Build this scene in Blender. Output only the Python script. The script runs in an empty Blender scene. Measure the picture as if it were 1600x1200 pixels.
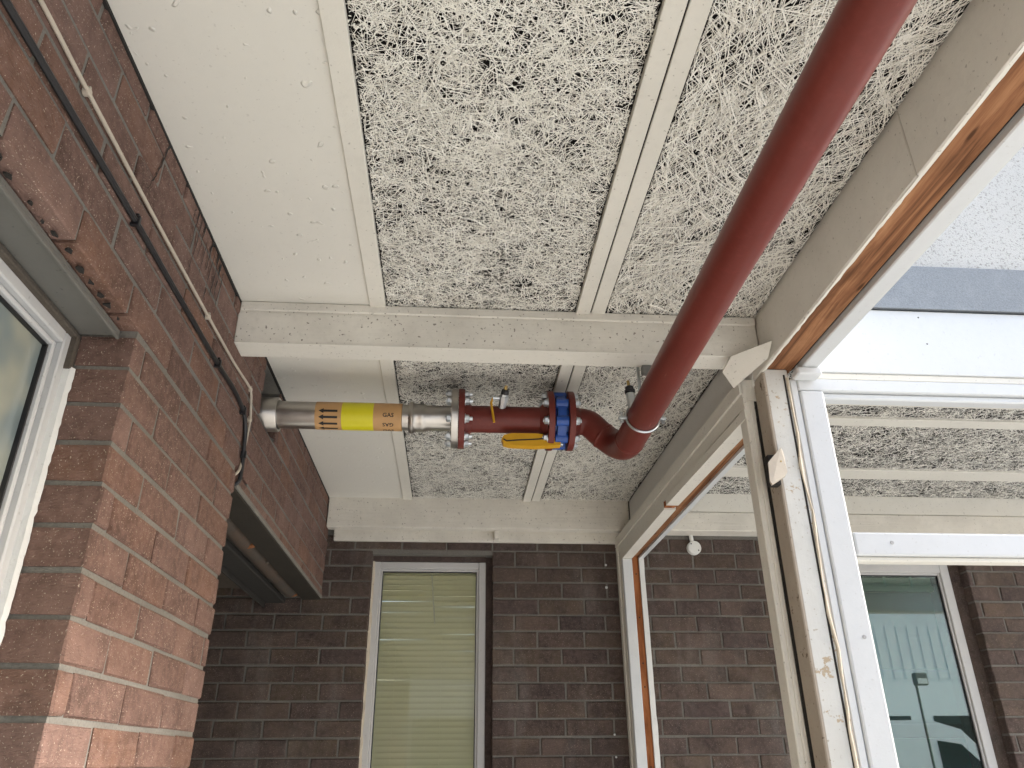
import bpy, bmesh, math, random
import numpy as np
from mathutils import Vector, Matrix
random.seed(7)
rng = np.random.default_rng(11)
ZO = 1.55                      # eye height; all z below are measured from the eye level
R = math.radians
sc = bpy.context.scene
COL = sc.collection

# ------------------------------------------------------------------ camera
cam_d = bpy.data.cameras.new('camera'); cam = bpy.data.objects.new('camera', cam_d); COL.objects.link(cam)
sc.camera = cam
cam_d.sensor_fit = 'HORIZONTAL'; cam_d.sensor_width = 36.0; cam_d.lens = 1210.7 / 1600 * 36
cam_d.clip_start = 0.02; cam_d.clip_end = 2000
pt, yw, rl = R(26.064), R(4.4226), R(-0.4762)
fw = Vector((math.sin(yw) * math.cos(pt), math.cos(yw) * math.cos(pt), math.sin(pt)))
rt = Vector((math.cos(yw), -math.sin(yw), 0)); up = rt.cross(fw)
rt2 = math.cos(rl) * rt + math.sin(rl) * up; up2 = -math.sin(rl) * rt + math.cos(rl) * up
M = Matrix((rt2, up2, -fw)).transposed().to_4x4(); M.translation = (0, 0, ZO)
cam.matrix_world = M

# ------------------------------------------------------------------ sky, sun, exposure
SUN_EL, SUN_AZ = 30.5, 87.0       # azimuth clockwise from +y (the view direction)
w = bpy.data.worlds.new('World'); sc.world = w; w.use_nodes = True
wn = w.node_tree; bg = wn.nodes['Background']
sky = wn.nodes.new('ShaderNodeTexSky'); sky.sky_type = 'NISHITA'; sky.sun_disc = False
sky.sun_elevation = R(SUN_EL); sky.sun_rotation = R(SUN_AZ); sky.air_density = 1.0; sky.dust_density = 3.5; sky.ozone_density = 1.0
wn.links.new(sky.outputs[0], bg.inputs[0]); bg.inputs[1].default_value = 0.115
sd = bpy.data.lights.new('sun', 'SUN'); sun = bpy.data.objects.new('sun', sd); COL.objects.link(sun)
sd.energy = 3.0; sd.angle = R(14); sd.color = (1.0, 0.965, 0.92)
sv = Vector((math.sin(R(SUN_AZ)) * math.cos(R(SUN_EL)), math.cos(R(SUN_AZ)) * math.cos(R(SUN_EL)), math.sin(R(SUN_EL))))
sun.rotation_euler = sv.to_track_quat('Z', 'Y').to_euler(); sun.location = (6, -6, 8)
sc.view_settings.view_transform = 'Standard'; sc.view_settings.look = 'None'
sc.view_settings.gamma = 1; sc.view_settings.use_curve_mapping = False
sc.view_settings.exposure = 2.12
sc.render.engine = 'CYCLES'
sc.cycles.max_bounces = 10; sc.cycles.diffuse_bounces = 6; sc.cycles.transparent_max_bounces = 12
sc.cycles.caustics_reflective = False; sc.cycles.caustics_refractive = False
try: sc.cycles.use_denoising = True
except Exception: pass

# ------------------------------------------------------------------ materials
class NT:
    def __init__(s, name):
        s.m = bpy.data.materials.new(name); s.m.use_nodes = True; s.t = s.m.node_tree
        s.b = s.t.nodes['Principled BSDF']; s.o = s.t.nodes['Material Output']
        s.tc = s.t.nodes.new('ShaderNodeTexCoord')
    def n(s, typ, **kw):
        q = s.t.nodes.new('ShaderNode' + typ)
        for k, v in kw.items():
            if hasattr(q, k) and k not in q.inputs: setattr(q, k, v)
            else: q.inputs[k].default_value = v
        return q
    def l(s, a, b): s.t.links.new(a, b)
    def noise(s, scale, detail=3, rough=.5, vec=None, dist=0):
        q = s.n('TexNoise'); q.inputs['Scale'].default_value = scale; q.inputs['Detail'].default_value = detail
        q.inputs['Roughness'].default_value = rough; q.inputs['Distortion'].default_value = dist
        s.l(vec if vec is not None else s.tc.outputs['Object'], q.inputs['Vector']); return q.outputs['Fac']
    def map(s, scale=(1, 1, 1), vec=None, rnd=False):
        q = s.n('Mapping'); q.inputs['Scale'].default_value = scale
        s.l(vec if vec is not None else s.tc.outputs['Object'], q.inputs['Vector'])
        if rnd:
            oi = s.n('ObjectInfo'); cv = s.n('CombineXYZ'); mu = s.n('Math', operation='MULTIPLY'); mu.inputs[1].default_value = 37.0
            s.l(oi.outputs['Random'], mu.inputs[0])
            for i in range(3): s.l(mu.outputs[0], cv.inputs[i])
            s.l(cv.outputs[0], q.inputs['Location'])
        return q.outputs[0]
    def ramp(s, fac, stops, interp='LINEAR'):
        q = s.n('ValToRGB'); q.color_ramp.interpolation = interp; e = q.color_ramp.elements
        while len(e) < len(stops): e.new(0.5)
        for el, (p, c) in zip(e, stops):
            el.position = p; el.color = (*c, 1) if len(c) == 3 else c
        s.l(fac, q.inputs[0]); return q.outputs[0]
    def mix(s, fac, a, b, mode='MIX'):
        q = s.n('Mix', data_type='RGBA', blend_type=mode)
        for v, i in ((fac, 0), (a, 6), (b, 7)):
            if hasattr(v, 'is_output'): s.l(v, q.inputs[i])
            else: q.inputs[i].default_value = v if i == 0 else (*v, 1)
        return q.outputs[2]
    def math(s, op, a, b=0.5):
        q = s.n('Math', operation=op)
        for v, i in ((a, 0), (b, 1)):
            if hasattr(v, 'is_output'): s.l(v, q.inputs[i])
            else: q.inputs[i].default_value = v
        return q.outputs[0]
    def bump(s, h, strength=.4, dist=.002, prev=None):
        q = s.n('Bump'); q.inputs['Strength'].default_value = strength; q.inputs['Distance'].default_value = dist
        s.l(h, q.inputs['Height'])
        if prev is not None: s.l(prev, q.inputs['Normal'])
        return q.outputs[0]
    def done(s, col=None, rough=.6, nrm=None, metal=0.0, spec=None):
        if col is not None:
            if hasattr(col, 'is_output'): s.l(col, s.b.inputs['Base Color'])
            else: s.b.inputs['Base Color'].default_value = (*col, 1)
        if hasattr(rough, 'is_output'): s.l(rough, s.b.inputs['Roughness'])
        else: s.b.inputs['Roughness'].default_value = rough
        s.b.inputs['Metallic'].default_value = metal
        if spec is not None: s.b.inputs['Specular IOR Level'].default_value = spec
        if nrm is not None: s.l(nrm, s.b.inputs['Normal'])
        return s.m

def mat_brick(name, cols, fleck=.5, soot=.35, bumps=.7, eff=0.0):
    t = NT(name); v = t.map(rnd=True); oi = t.n('ObjectInfo')
    base = t.ramp(oi.outputs['Random'], [(i / max(1, len(cols) - 1), c) for i, c in enumerate(cols)])
    n1 = t.noise(9, 4, .6, v); base = t.mix(t.ramp(n1, [(.35, (0, 0, 0)), (.75, (1, 1, 1))]), base, tuple(c * .62 for c in cols[0]), 'MIX')
    n2 = t.noise(55, 3, .6, v); base = t.mix(t.ramp(n2, [(.4, (0, 0, 0)), (.7, (.55, .55, .55))]), base, tuple(min(1, c * 1.5) for c in cols[-1]))
    fl = t.noise(330, 1.5, .5, v); base = t.mix(t.ramp(fl, [(.66, (0, 0, 0)), (.71, (fleck, fleck, fleck))]), base, (.55, .45, .36))
    gp = t.n('NewGeometry'); big = t.noise(1.7, 4, .6, gp.outputs['Position'])
    base = t.mix(t.ramp(big, [(.42, (0, 0, 0)), (.75, (soot, soot, soot))]), base, (.035, .028, .025))
    if eff:
        ef = t.noise(1.0, 5, .65, t.map((5, 5, 1.6), gp.outputs['Position'])); ef2 = t.noise(90, 3, .6, gp.outputs['Position'])
        base = t.mix(t.math('MULTIPLY', t.ramp(ef, [(.52, (0, 0, 0)), (.72, (eff, eff, eff))]), ef2), base, (.40, .38, .35))
    wv = t.map((34, 34, 95), v); drag = t.noise(1.0, 3, .6, wv, 2.6)
    b1 = t.bump(drag, bumps, .006); b2 = t.bump(t.noise(260, 3, .7, v), .6, .0022, b1)
    return t.done(base, .9, b2, spec=.25)

def mat_mortar(name, c):
    t = NT(name); n = t.noise(6, 5, .6); n2 = t.noise(180, 3, .6)
    col = t.mix(n, tuple(x * .6 for x in c), tuple(min(1, x * 1.35) for x in c)); col = t.mix(t.ramp(n2, [(.45, (0, 0, 0)), (.8, (.6, .6, .6))]), col, tuple(x * .45 for x in c))
    return t.done(col, .95, t.bump(n2, .7, .003), spec=.15)

def mat_paint(name, c, dirt=.5, pits=.69, nibs=0, dcol=(.12, .10, .08), rough=.5, bumps=.25, chips=0.0, chipcol=(.2, .15, .1), grain=None, stain=2.5):
    t = NT(name); gp = t.n('NewGeometry'); P = gp.outputs['Position']
    n = t.noise(stain, 6, .65, P); n2 = t.noise(45, 4, .6, P); n3 = t.noise(300, 2, .5, P)
    col = t.mix(t.ramp(n, [(.35, (0, 0, 0)), (.85, (dirt, dirt, dirt))]), c, tuple(x * .55 + y * .45 for x, y in zip(c, dcol)))
    col = t.mix(t.ramp(n2, [(.52, (0, 0, 0)), (.8, (dirt * .6,) * 3)]), col, tuple(x * .7 for x in c))
    sp = t.noise(120, 2, .4, P); col = t.mix(t.ramp(sp, [(pits, (0, 0, 0)), (pits + .04, (max(dirt, .5 if pits < .68 else 0),) * 3)]), col, dcol)
    if chips > 0:
        ch = t.noise(16, 6, .7, P); col = t.mix(t.ramp(ch, [(.66 - chips * .1, (0, 0, 0)), (.68 - chips * .1, (1, 1, 1))], 'LINEAR'), col, chipcol)
    h = n2 if grain is None else t.noise(1.0, 4, .6, t.map(grain, P))
    b = t.bump(h, bumps, .002); b = t.bump(n3, bumps * .6, .0006, b)
    if nibs: b = t.bump(t.ramp(t.noise(38, 1, .4, P), [(.70, (0, 0, 0)), (.75, (1, 1, 1))]), nibs, .003, b)
    return t.done(col, rough, b, spec=.3)

def mat_wood(name, a, b, axis):
    t = NT(name); gp = t.n('NewGeometry'); P = gp.outputs['Position']
    s = [34, 34, 34]; s[axis] = 2.2
    g = t.noise(1.0, 6, .65, t.map(tuple(s), P), .8); g2 = t.noise(5, 4, .6, P)
    col = t.ramp(g, [(.36, tuple(x * .55 for x in a)), (.46, a), (.56, tuple((x + y) / 2 for x, y in zip(a, b))), (.66, b)])
    col = t.mix(t.ramp(g2, [(.5, (0, 0, 0)), (.8, (.65, .65, .65))]), col, tuple(x * .35 for x in a))
    kn = t.n('TexVoronoi'); kn.inputs['Scale'].default_value = 1.0; ks = [22, 22, 22]; ks[axis] = 5.5
    t.l(t.map(tuple(ks), P), kn.inputs['Vector'])
    col = t.mix(t.ramp(kn.outputs['Distance'], [(.06, (.85, .85, .85)), (.14, (0, 0, 0))]), col, (.05, .022, .01))
    return t.done(col, .85, t.bump(g, .5, .0015), spec=.15)

def mat_metal(name, c, rough=.3, streak=None):
    t = NT(name); n = t.noise(30, 4, .6); r = t.n('MapRange'); r.inputs[3].default_value = rough * .7; r.inputs[4].default_value = rough * 1.5
    t.l(n, r.inputs[0]); col = t.mix(n, tuple(x * .75 for x in c), c)
    b = t.bump(t.noise(1.0, 3, .5, t.map(streak)), .12, .0006) if streak else t.bump(t.noise(220, 2), .08, .0004)
    return t.done(col, r.outputs[0], b, 1.0)

def mat_plain(name, c, rough=.5, metal=0.0, var=.25, spec=None):
    t = NT(name); n = t.noise(14, 4, .6); col = t.mix(n, tuple(x * (1 - var) for x in c), tuple(min(1, x * (1 + var * .5)) for x in c))
    return t.done(col, rough, t.bump(t.noise(160, 2), .1, .0005), metal, spec)

def mat_redpaint():
    t = NT('red oxide pipe paint'); gp = t.n('NewGeometry'); P = gp.outputs['Position']
    n = t.noise(5, 5, .6, P); n2 = t.noise(70, 4, .6, P)
    col = t.mix(n, (.105, .019, .014), (.155, .033, .025)); col = t.mix(t.ramp(n2, [(.5, (0, 0, 0)), (.8, (.4, .4, .4))]), col, (.19, .042, .036))
    sc_ = t.noise(1.0, 4, .7, t.map((60, 4.5, 60), P)); col = t.mix(t.ramp(sc_, [(.67, (0, 0, 0)), (.74, (.6, .6, .6))]), col, (.36, .17, .13))
    r = t.n('MapRange'); r.inputs[3].default_value = .28; r.inputs[4].default_value = .46; t.l(n2, r.inputs[0])
    return t.done(col, r.outputs[0], t.bump(n2, .08, .0008), spec=.26)

def mat_glass(name, tint, boost=0.0):
    t = NT(name); t.t.nodes.remove(t.b)
    tr = t.n('BsdfTransparent'); tr.inputs[0].default_value = (*tint, 1); gl = t.n('BsdfGlossy'); gl.inputs['Roughness'].default_value = .01
    fr = t.n('Fresnel'); fr.inputs[0].default_value = 1.5; f = t.math('ADD', fr.outputs[0], boost)
    mx = t.n('MixShader'); t.l(f, mx.inputs[0]); t.l(tr.outputs[0], mx.inputs[1]); t.l(gl.outputs[0], mx.inputs[2]); t.l(mx.outputs[0], t.o.inputs[0])
    return t.m

def mat_strand():
    t = NT('painted wood wool strand'); g = t.n('NewGeometry')
    col = t.ramp(g.outputs['Random Per Island'], [(0, (.55, .52, .46)), (.18, (.80, .78, .715)), (.7, (.89, .875, .815)), (1, (.91, .90, .85))])
    n = t.noise(3, 4, .6, g.outputs['Position']); col = t.mix(t.ramp(n, [(.4, (0, 0, 0)), (.8, (.15, .15, .15))]), col, (.60, .57, .50))
    return t.done(col, .85, None, spec=.2)

def mat_woolback():
    t = NT('dark wood wool core'); g = t.n('NewGeometry'); P = g.outputs['Position']
    n = t.noise(165, 2, .6, P, .8); n2 = t.noise(11, 3, .5, P); f = t.math('ADD', t.math('MULTIPLY', n, .75), t.math('MULTIPLY', n2, .35))
    col = t.ramp(f, [(.60, (.006, .005, .005)), (.625, (.14, .13, .11)), (.66, (.78, .76, .70))])
    return t.done(col, .95, t.bump(n, .8, .004), spec=.1)

def mat_render_wall():
    t = NT('white roughcast'); P = t.tc.outputs['Object']; n = t.noise(150, 3, .6, P); n2 = t.noise(2, 5, .6, P); v = t.n('TexVoronoi'); v.inputs['Scale'].default_value = 240; t.l(P, v.inputs['Vector'])
    col = t.mix(n2, (.45, .445, .42), (.58, .575, .55)); col = t.mix(t.ramp(n, [(.55, (0, 0, 0)), (.66, (.8, .8, .8))]), col, (.24, .23, .21))
    return t.done(col, .95, t.bump(v.outputs['Distance'], .6, .003), spec=.15)

def mat_felt():
    t = NT('grey mineral felt'); n = t.noise(190, 3, .7); n2 = t.noise(14, 4, .6)
    col = t.mix(n, (.11, .125, .14), (.30, .33, .36)); col = t.mix(t.ramp(n2, [(.5, (0, 0, 0)), (.8, (.4, .4, .4))]), col, (.34, .37, .40))
    return t.done(col, .85, t.bump(n, .6, .002))

BR_L = mat_brick('red brown brick', [(.145, .086, .068), (.178, .108, .087), (.215, .136, .114), (.195, .104, .070), (.165, .101, .083)], .75, .15, .75)
BR_B = mat_brick('dark purple brown brick', [(.062, .046, .043), (.104, .074, .053), (.082, .060, .056), (.122, .088, .070), (.098, .074, .050), (.088, .062, .056)], .45, .3, .7, .32)
MO_L = mat_mortar('grey mortar', (.20, .19, .17)); MO_B = mat_mortar('dark grey mortar', (.175, .166, .148))
CREAM = mat_paint('aged cream paint', (.70, .68, .615), .4, bumps=.35)
BOARD = mat_paint('smooth cream board', (.69, .675, .62), .16, bumps=.12, stain=1.2, nibs=.8)
BEAMP = mat_paint('weathered beam paint', (.70, .675, .61), .8, pits=.668, bumps=.6, grain=(3, 60, 60), stain=5)
BEAMP2 = mat_paint('flaky beam paint', (.69, .66, .59), .6, bumps=.9, grain=(4, 70, 70), stain=6)
FASC = mat_paint('dull grey cream fascia', (.66, .635, .58), .45, bumps=.35, stain=4)
GREY = mat_paint('grey board paint', (.68, .68, .66), .25, bumps=.2)
WHITE = mat_paint('white gloss paint', (.60, .62, .63), .18, dcol=(.3, .27, .22), rough=.35, bumps=.18, stain=6)
POSTP = mat_paint('worn post paint', (.60, .605, .58), .5, dcol=(.26, .20, .11), rough=.5, bumps=.5, chips=.45, chipcol=(.42, .34, .24), grain=(40, 40, 5), stain=5)
POSTS = mat_paint('dirty post paint', (.40, .35, .29), .6, dcol=(.10, .07, .045), rough=.6, bumps=.5, chips=.3, chipcol=(.12, .09, .06), grain=(40, 40, 5), stain=5)
UPVC = mat_paint('window frame white', (.50, .51, .52), .25, rough=.35, bumps=.05)
ALU = mat_paint('grey window frame', (.52, .515, .505), .25, rough=.4, bumps=.08)
WOODY = mat_wood('bare stained timber', (.22, .098, .047), (.38, .195, .098), 1)
WOODZ = mat_wood('bare stained stile timber', (.25, .085, .03), (.40, .16, .065), 2)
STRAND = mat_strand(); WOOL = mat_woolback()
RED = mat_redpaint()
STEEL = mat_metal('stainless steel', (.55, .52, .48), .30); ZINC = mat_metal('zinc plated steel', (.62, .66, .68), .32); BRASS = mat_metal('brass', (.55, .40, .16), .35)
GALV = mat_paint('galvanised lintel', (.145, .143, .132), .5, dcol=(.05, .05, .045), rough=.55, bumps=.2, stain=8)
BLUE = mat_plain('blue valve enamel', (.012, .065, .30), .35); YELLOW = mat_plain('yellow lever', (.62, .33, .012), .45); YTAPE = mat_plain('yellow tape', (.66, .60, .012), .35, var=.12)
OCHRE = mat_plain('ochre tape', (.50, .29, .12), .5, var=.12); BLACK = mat_plain('black rubber', (.012, .012, .014), .45); INK = mat_plain('black ink', (.010, .010, .010), .6)
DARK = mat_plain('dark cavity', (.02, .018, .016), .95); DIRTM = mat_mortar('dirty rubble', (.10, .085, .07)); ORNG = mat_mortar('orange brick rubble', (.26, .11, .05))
CABW = mat_plain('cream cable', (.50, .44, .36), .5); PUTTY = mat_paint('putty sealant', (.62, .55, .44), .4, rough=.7, bumps=.5, stain=18); FILL = mat_paint('white filler', (.66, .67, .66), .15, rough=.8, bumps=1.0, stain=14)
PLAST = mat_plain('white plastic', (.70, .70, .67), .4, var=.1); SLAT = mat_plain('cream blind slat', (.80, .785, .67), .45, var=.06)
_t = SLAT.node_tree; _tr = _t.nodes.new('ShaderNodeBsdfTranslucent'); _tr.inputs[0].default_value = (.80, .78, .66, 1); _mx = _t.nodes.new('ShaderNodeMixShader'); _mx.inputs[0].default_value = .72
_t.links.new(_t.nodes['Principled BSDF'].outputs[0], _mx.inputs[1]); _t.links.new(_tr.outputs[0], _mx.inputs[2]); _t.links.new(_mx.outputs[0], _t.nodes['Material Output'].inputs[0])
GLASS = mat_glass('window glass', (.97, .98, .95), -.02); GLASSG = mat_glass('green tinted glass', (.60, .84, .74), .16); GLASSL = NT('misty glass with painted reflections')
_c = GLASSL.ramp(GLASSL.noise(3.4, 3, .5), [(.32, (.05, .075, .09)), (.46, (.18, .22, .23)), (.60, (.38, .38, .30)), (.75, (.46, .45, .34))]); GLASSL = GLASSL.done(_c, .06, spec=.6)  # blurred sky and foliage reflections painted as blotches into the opaque pane colour
RCAST = mat_render_wall(); FELT = mat_felt()
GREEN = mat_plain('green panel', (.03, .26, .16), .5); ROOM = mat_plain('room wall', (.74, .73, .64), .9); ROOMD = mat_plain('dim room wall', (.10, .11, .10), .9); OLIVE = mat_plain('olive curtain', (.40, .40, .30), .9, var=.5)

# ------------------------------------------------------------------ mesh helpers
WORLD = {}
def thing(name, label, cat, loc, group=None):
    e = bpy.data.objects.new(name, None); COL.objects.link(e); e.empty_display_size = .1
    e.location = (loc[0], loc[1], loc[2] + ZO); WORLD[e.name] = Vector(e.location)
    e['label'] = label; e['category'] = cat
    if group: e['group'] = group
    return e
def tag(o, label=None, cat=None, kind=None, group=None):
    if label: o['label'] = label
    if cat: o['category'] = cat
    if kind: o['kind'] = kind
    if group: o['group'] = group
    return o
def link(name, me, wloc, parent=None, rot=None):
    o = bpy.data.objects.new(name, me); COL.objects.link(o); wl = Vector(wloc); WORLD[o.name] = wl
    if parent is not None: o.parent = parent; o.location = wl - WORLD[parent.name]
    else: o.location = wl
    if rot is not None: o.rotation_euler = rot
    return o
def obj(name, geo, mat, parent=None, smooth=False):
    vs, fs = geo; V = np.asarray(vs, float); c = (V.min(0) + V.max(0)) / 2
    me = bpy.data.meshes.new(name); me.from_pydata((V - c).tolist(), [], [tuple(f) for f in fs]); me.update()
    me.materials.append(mat)
    if smooth:
        me.polygons.foreach_set('use_smooth', [True] * len(me.polygons))
        try: me.set_sharp_from_angle(angle=R(40))
        except Exception: pass
    return link(name, me, (c[0], c[1], c[2] + ZO), parent)
def join(*gs):
    V, F = [], []
    for v, f in gs:
        k = len(V); V += [tuple(p) for p in v]; F += [tuple(i + k for i in q) for q in f]
    return V, F
def from_bm(bm):
    bm.verts.index_update(); g = ([tuple(v.co) for v in bm.verts], [tuple(v.index for v in f.verts) for f in bm.faces]); bm.free(); return g
def box(x0, x1, y0, y1, z0, z1, bev=.0025, seg=1):
    bm = bmesh.new(); bmesh.ops.create_cube(bm, size=1)
    bmesh.ops.scale(bm, vec=(x1 - x0, y1 - y0, z1 - z0), verts=bm.verts); bmesh.ops.translate(bm, vec=((x0 + x1) / 2, (y0 + y1) / 2, (z0 + z1) / 2), verts=bm.verts)
    if bev: bmesh.ops.bevel(bm, geom=list(bm.edges), offset=min(bev, .45 * min(x1 - x0, y1 - y0, z1 - z0)), segments=seg, affect='EDGES', profile=.5)
    return from_bm(bm)
def prism(pts, d):
    """polygon pts (3D) extruded by vector d"""
    n = len(pts); V = [tuple(p) for p in pts] + [tuple(np.array(p) + np.array(d)) for p in pts]
    return V, [tuple(range(n))[::-1], tuple(range(n, 2 * n))] + [(i, (i + 1) % n, n + (i + 1) % n, n + i) for i in range(n)]
def rough_bar(p0, p1, prof, n, amp, seed=0):
    """bar along p0->p1 with 2D profile [(a,b)] given as vectors, jittered per station"""
    r = np.random.default_rng(seed); V = []; m = len(prof)
    for i in range(n + 1):
        t = i / n; c = np.array(p0) * (1 - t) + np.array(p1) * t; s = r.normal(0, amp)
        for q in prof: V.append(tuple(c + np.array(q) * (1 + s) + r.normal(0, amp * .004, 3)))
    F = [tuple(range(m))[::-1], tuple(range(n * m, n * m + m))]
    for i in range(n):
        for j in range(m): F.append((i * m + j, i * m + (j + 1) % m, (i + 1) * m + (j + 1) % m, (i + 1) * m + j))
    return V, F
def smooth_path(pts, per=8):
    P = [np.array(p, float) for p in pts]; out = []
    Q = [2 * P[0] - P[1]] + P + [2 * P[-1] - P[-2]]
    for i in range(1, len(Q) - 2):
        a, b, c, d = Q[i - 1], Q[i], Q[i + 1], Q[i + 2]
        for k in range(per):
            t = k / per; out.append(.5 * (2 * b + (c - a) * t + (2 * a - 5 * b + 4 * c - d) * t * t + (3 * b - a - 3 * c + d) * t ** 3))
    out.append(P[-1]); return out
def bez(p0, d0, p1, d1, n=10):
    p0, d0, p1, d1 = map(lambda a: np.array(a, float), (p0, d0, p1, d1)); a, b = p0 + d0, p1 - d1
    return [(1 - t) ** 3 * p0 + 3 * (1 - t) ** 2 * t * a + 3 * (1 - t) * t * t * b + t ** 3 * p1 for t in np.linspace(0, 1, n)]
def tube(path, r, seg=12, cap=True):
    P = [Vector(p) for p in path]; V = []; n = len(P); nrm = None; rr = r if hasattr(r, '__len__') else [r] * n
    for i in range(n):
        t = (P[min(i + 1, n - 1)] - P[max(i - 1, 0)]).normalized()
        if nrm is None: nrm = t.orthogonal().normalized()
        else: nrm = (nrm - t * nrm.dot(t)).normalized()
        bi = t.cross(nrm)
        for k in range(seg):
            a = 2 * math.pi * k / seg; V.append(tuple(P[i] + (nrm * math.cos(a) + bi * math.sin(a)) * rr[i]))
    F = [(i * seg + k, i * seg + (k + 1) % seg, (i + 1) * seg + (k + 1) % seg, (i + 1) * seg + k) for i in range(n - 1) for k in range(seg)]
    if cap: F += [tuple(range(seg))[::-1], tuple(range((n - 1) * seg, n * seg))]
    return V, F
def lathe(p0, ax, prof, seg=32):
    """prof: [(distance along ax, radius)]"""
    ax = Vector(ax).normalized(); u = ax.orthogonal().normalized(); v = ax.cross(u); p0 = Vector(p0); V = []
    for (t, r) in prof:
        for k in range(seg):
            a = 2 * math.pi * k / seg; V.append(tuple(p0 + ax * t + (u * math.cos(a) + v * math.sin(a)) * max(r, 1e-5)))
    n = len(prof); F = [(i * seg + k, i * seg + (k + 1) % seg, (i + 1) * seg + (k + 1) % seg, (i + 1) * seg + k) for i in range(n - 1) for k in range(seg)]
    return V, F + [tuple(range(seg))[::-1], tuple(range((n - 1) * seg, n * seg))]
def bolt(p, ax, sign=1, r=.0125, h=.012, tip=.010):
    a = Vector(ax).normalized() * sign
    return join(lathe(p, a, [(0, r * 1.28), (.0025, r * 1.28)], 12), lathe(Vector(p) + a * .0026, a, [(0, r), (h - .002, r), (h, r * .85)], 6), lathe(Vector(p) + a * (h + .0027), a, [(0, r * .55), (tip, r * .5)], 8))

# ------------------------------------------------------------------ key dimensions (metres from the eye)
XL, XR = -.609, .857           # left wall face, right edge beam inner face
ZC = 1.157                     # ceiling underside
ZCR = 1.200                    # ceiling of the glazed area on the right
Y1, Y1B, Y2, YW = 1.885, 1.963, 3.645, 3.742
YP = 1.905                     # front of the post and glazed screen
YN = -.95                      # near end of the canopy, behind the camera
GZ = -1.55

# ------------------------------------------------------------------ ground
def sheet(x0, x1, y0, y1, z): return [(x0, y0, z), (x1, y0, z), (x1, y1, z), (x0, y1, z)], [(0, 1, 2, 3)]
t = NT('pale concrete ground'); n = t.noise(.8, 5, .6); n2 = t.noise(60, 4, .6)
GROUND = t.done(t.mix(n2, t.mix(n, (.42, .43, .425), (.54, .55, .54)), (.38, .385, .38)), .9, t.bump(n2, .3, .003))
tag(obj('ground', sheet(-300, 300, -300, 300, GZ), GROUND), kind='structure')

# ------------------------------------------------------------------ bricks
BM = {}
def brick_mesh(L, H, D, mat, var):
    """long axis x, face towards -y, real bevels and a slightly uneven face"""
    key = (round(L, 3), round(H, 3), round(D, 3), mat.name, var)
    if key in BM: return BM[key]
    r = random.Random(hash(key[:3]) % 9999 + var * 17); j = lambda a: r.uniform(-a, a)
    l, h, d = L / 2, H / 2, D; b = .0035; V = []
    for (sx, sz) in ((-1, -1), (1, -1), (1, 1), (-1, 1)): V.append((sx * l, d, sz * h))
    for (sx, sz) in ((-1, -1), (1, -1), (1, 1), (-1, 1)): V.append((sx * l + j(.0012), b + j(.001), sz * h + j(.0014)))
    for (sx, sz) in ((-1, -1), (1, -1), (1, 1), (-1, 1)): V.append((sx * (l - b) + j(.0014), j(.0018), sz * (h - b) + j(.0014)))
    F = [(3, 2, 1, 0), (8, 9, 10, 11)]
    for o in (0, 4):
        for k in range(4): F.append((o + k, o + (k + 1) % 4, o + 4 + (k + 1) % 4, o + 4 + k))
    me = bpy.data.meshes.new('brick'); me.from_pydata(V, [], F); me.update(); me.materials.append(mat); BM[key] = me
    return me
def courses(u0, u1, z0, z1, phase_z, ph_even, pitch, holes, J=.010, jit=.003):
    """stretcher-bond bricks as (u_a, u_b, z_a, z_b); holes are (u0,u1,z0,z1) rectangles kept clear"""
    out = []; k0 = math.floor((z0 - phase_z) / .075) - 1; k1 = math.ceil((z1 - phase_z) / .075) + 1; rj = random.Random(3)
    for k in range(k0, k1):
        za, zb = phase_z + k * .075 + J / 2, phase_z + (k + 1) * .075 - J / 2
        za, zb = max(za, z0), min(zb, z1)
        if zb - za < .012: continue
        segs = [(u0, u1)]
        for (a, b, c, d) in holes:
            if zb > c + .004 and za < d - .004:
                if za < c - .02 or zb > d + .02:
                    pass
                ns = []
                for (s, e) in segs:
                    if b <= s or a >= e: ns.append((s, e))
                    else:
                        if a - s > .015: ns.append((s, a))
                        if e - b > .015: ns.append((b, e))
                segs = ns
        ph = ph_even + (pitch / 2 if k % 2 else 0) + rj.uniform(-2, 2) * jit
        za += rj.uniform(-.0012, .0012); zb += rj.uniform(-.0012, .0012)
        for (s, e) in segs:
            i = math.floor((s - ph) / pitch) - 1
            cur = s
            while True:
                i += 1; jt = ph + i * pitch + rj.uniform(-1, 1) * jit
                if jt <= s + .025: continue
                end = min(jt - J / 2, e) if jt < e - .03 else e
                out.append((cur, end, za, zb))
                if end >= e: break
                cur = jt + J / 2
    return out
def lay(bricks, plane, face, D, mat, parent, zmin=None, lim=290):
    """plane 'x' = face towards +x at x=face ; 'y' = face towards -y at y=face"""
    cnt = 0; rest = []; rr = random.Random(5)
    for (a, b, c, d) in bricks:
        if (zmin is not None and d < zmin) or (plane == 'y' and (b < -1.25 or a > 2.95)): rest.append((a, b, c, d)); continue
        pr = rr.uniform(-.0018, .0022)
        me = brick_mesh(b - a, d - c, D, mat, cnt % 5); cnt += 1
        if plane == 'x': o = link('brick', me, (face + pr, (a + b) / 2, (c + d) / 2 + ZO), parent, (0, 0, R(90)))
        else: o = link('brick', me, ((a + b) / 2, face - pr, (c + d) / 2 + ZO), parent)
    if rest:
        gs = []
        for (a, b, c, d) in rest:
            gs.append(box(face - D, face + rr.uniform(-.001, .002), a, b, c, d, 0) if plane == 'x' else box(a, b, face - rr.uniform(-.001, .002), face + D, c, d, 0))
        tag(obj('lower_brickwork', join(*gs), mat, parent), kind='stuff')
    return cnt

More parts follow.
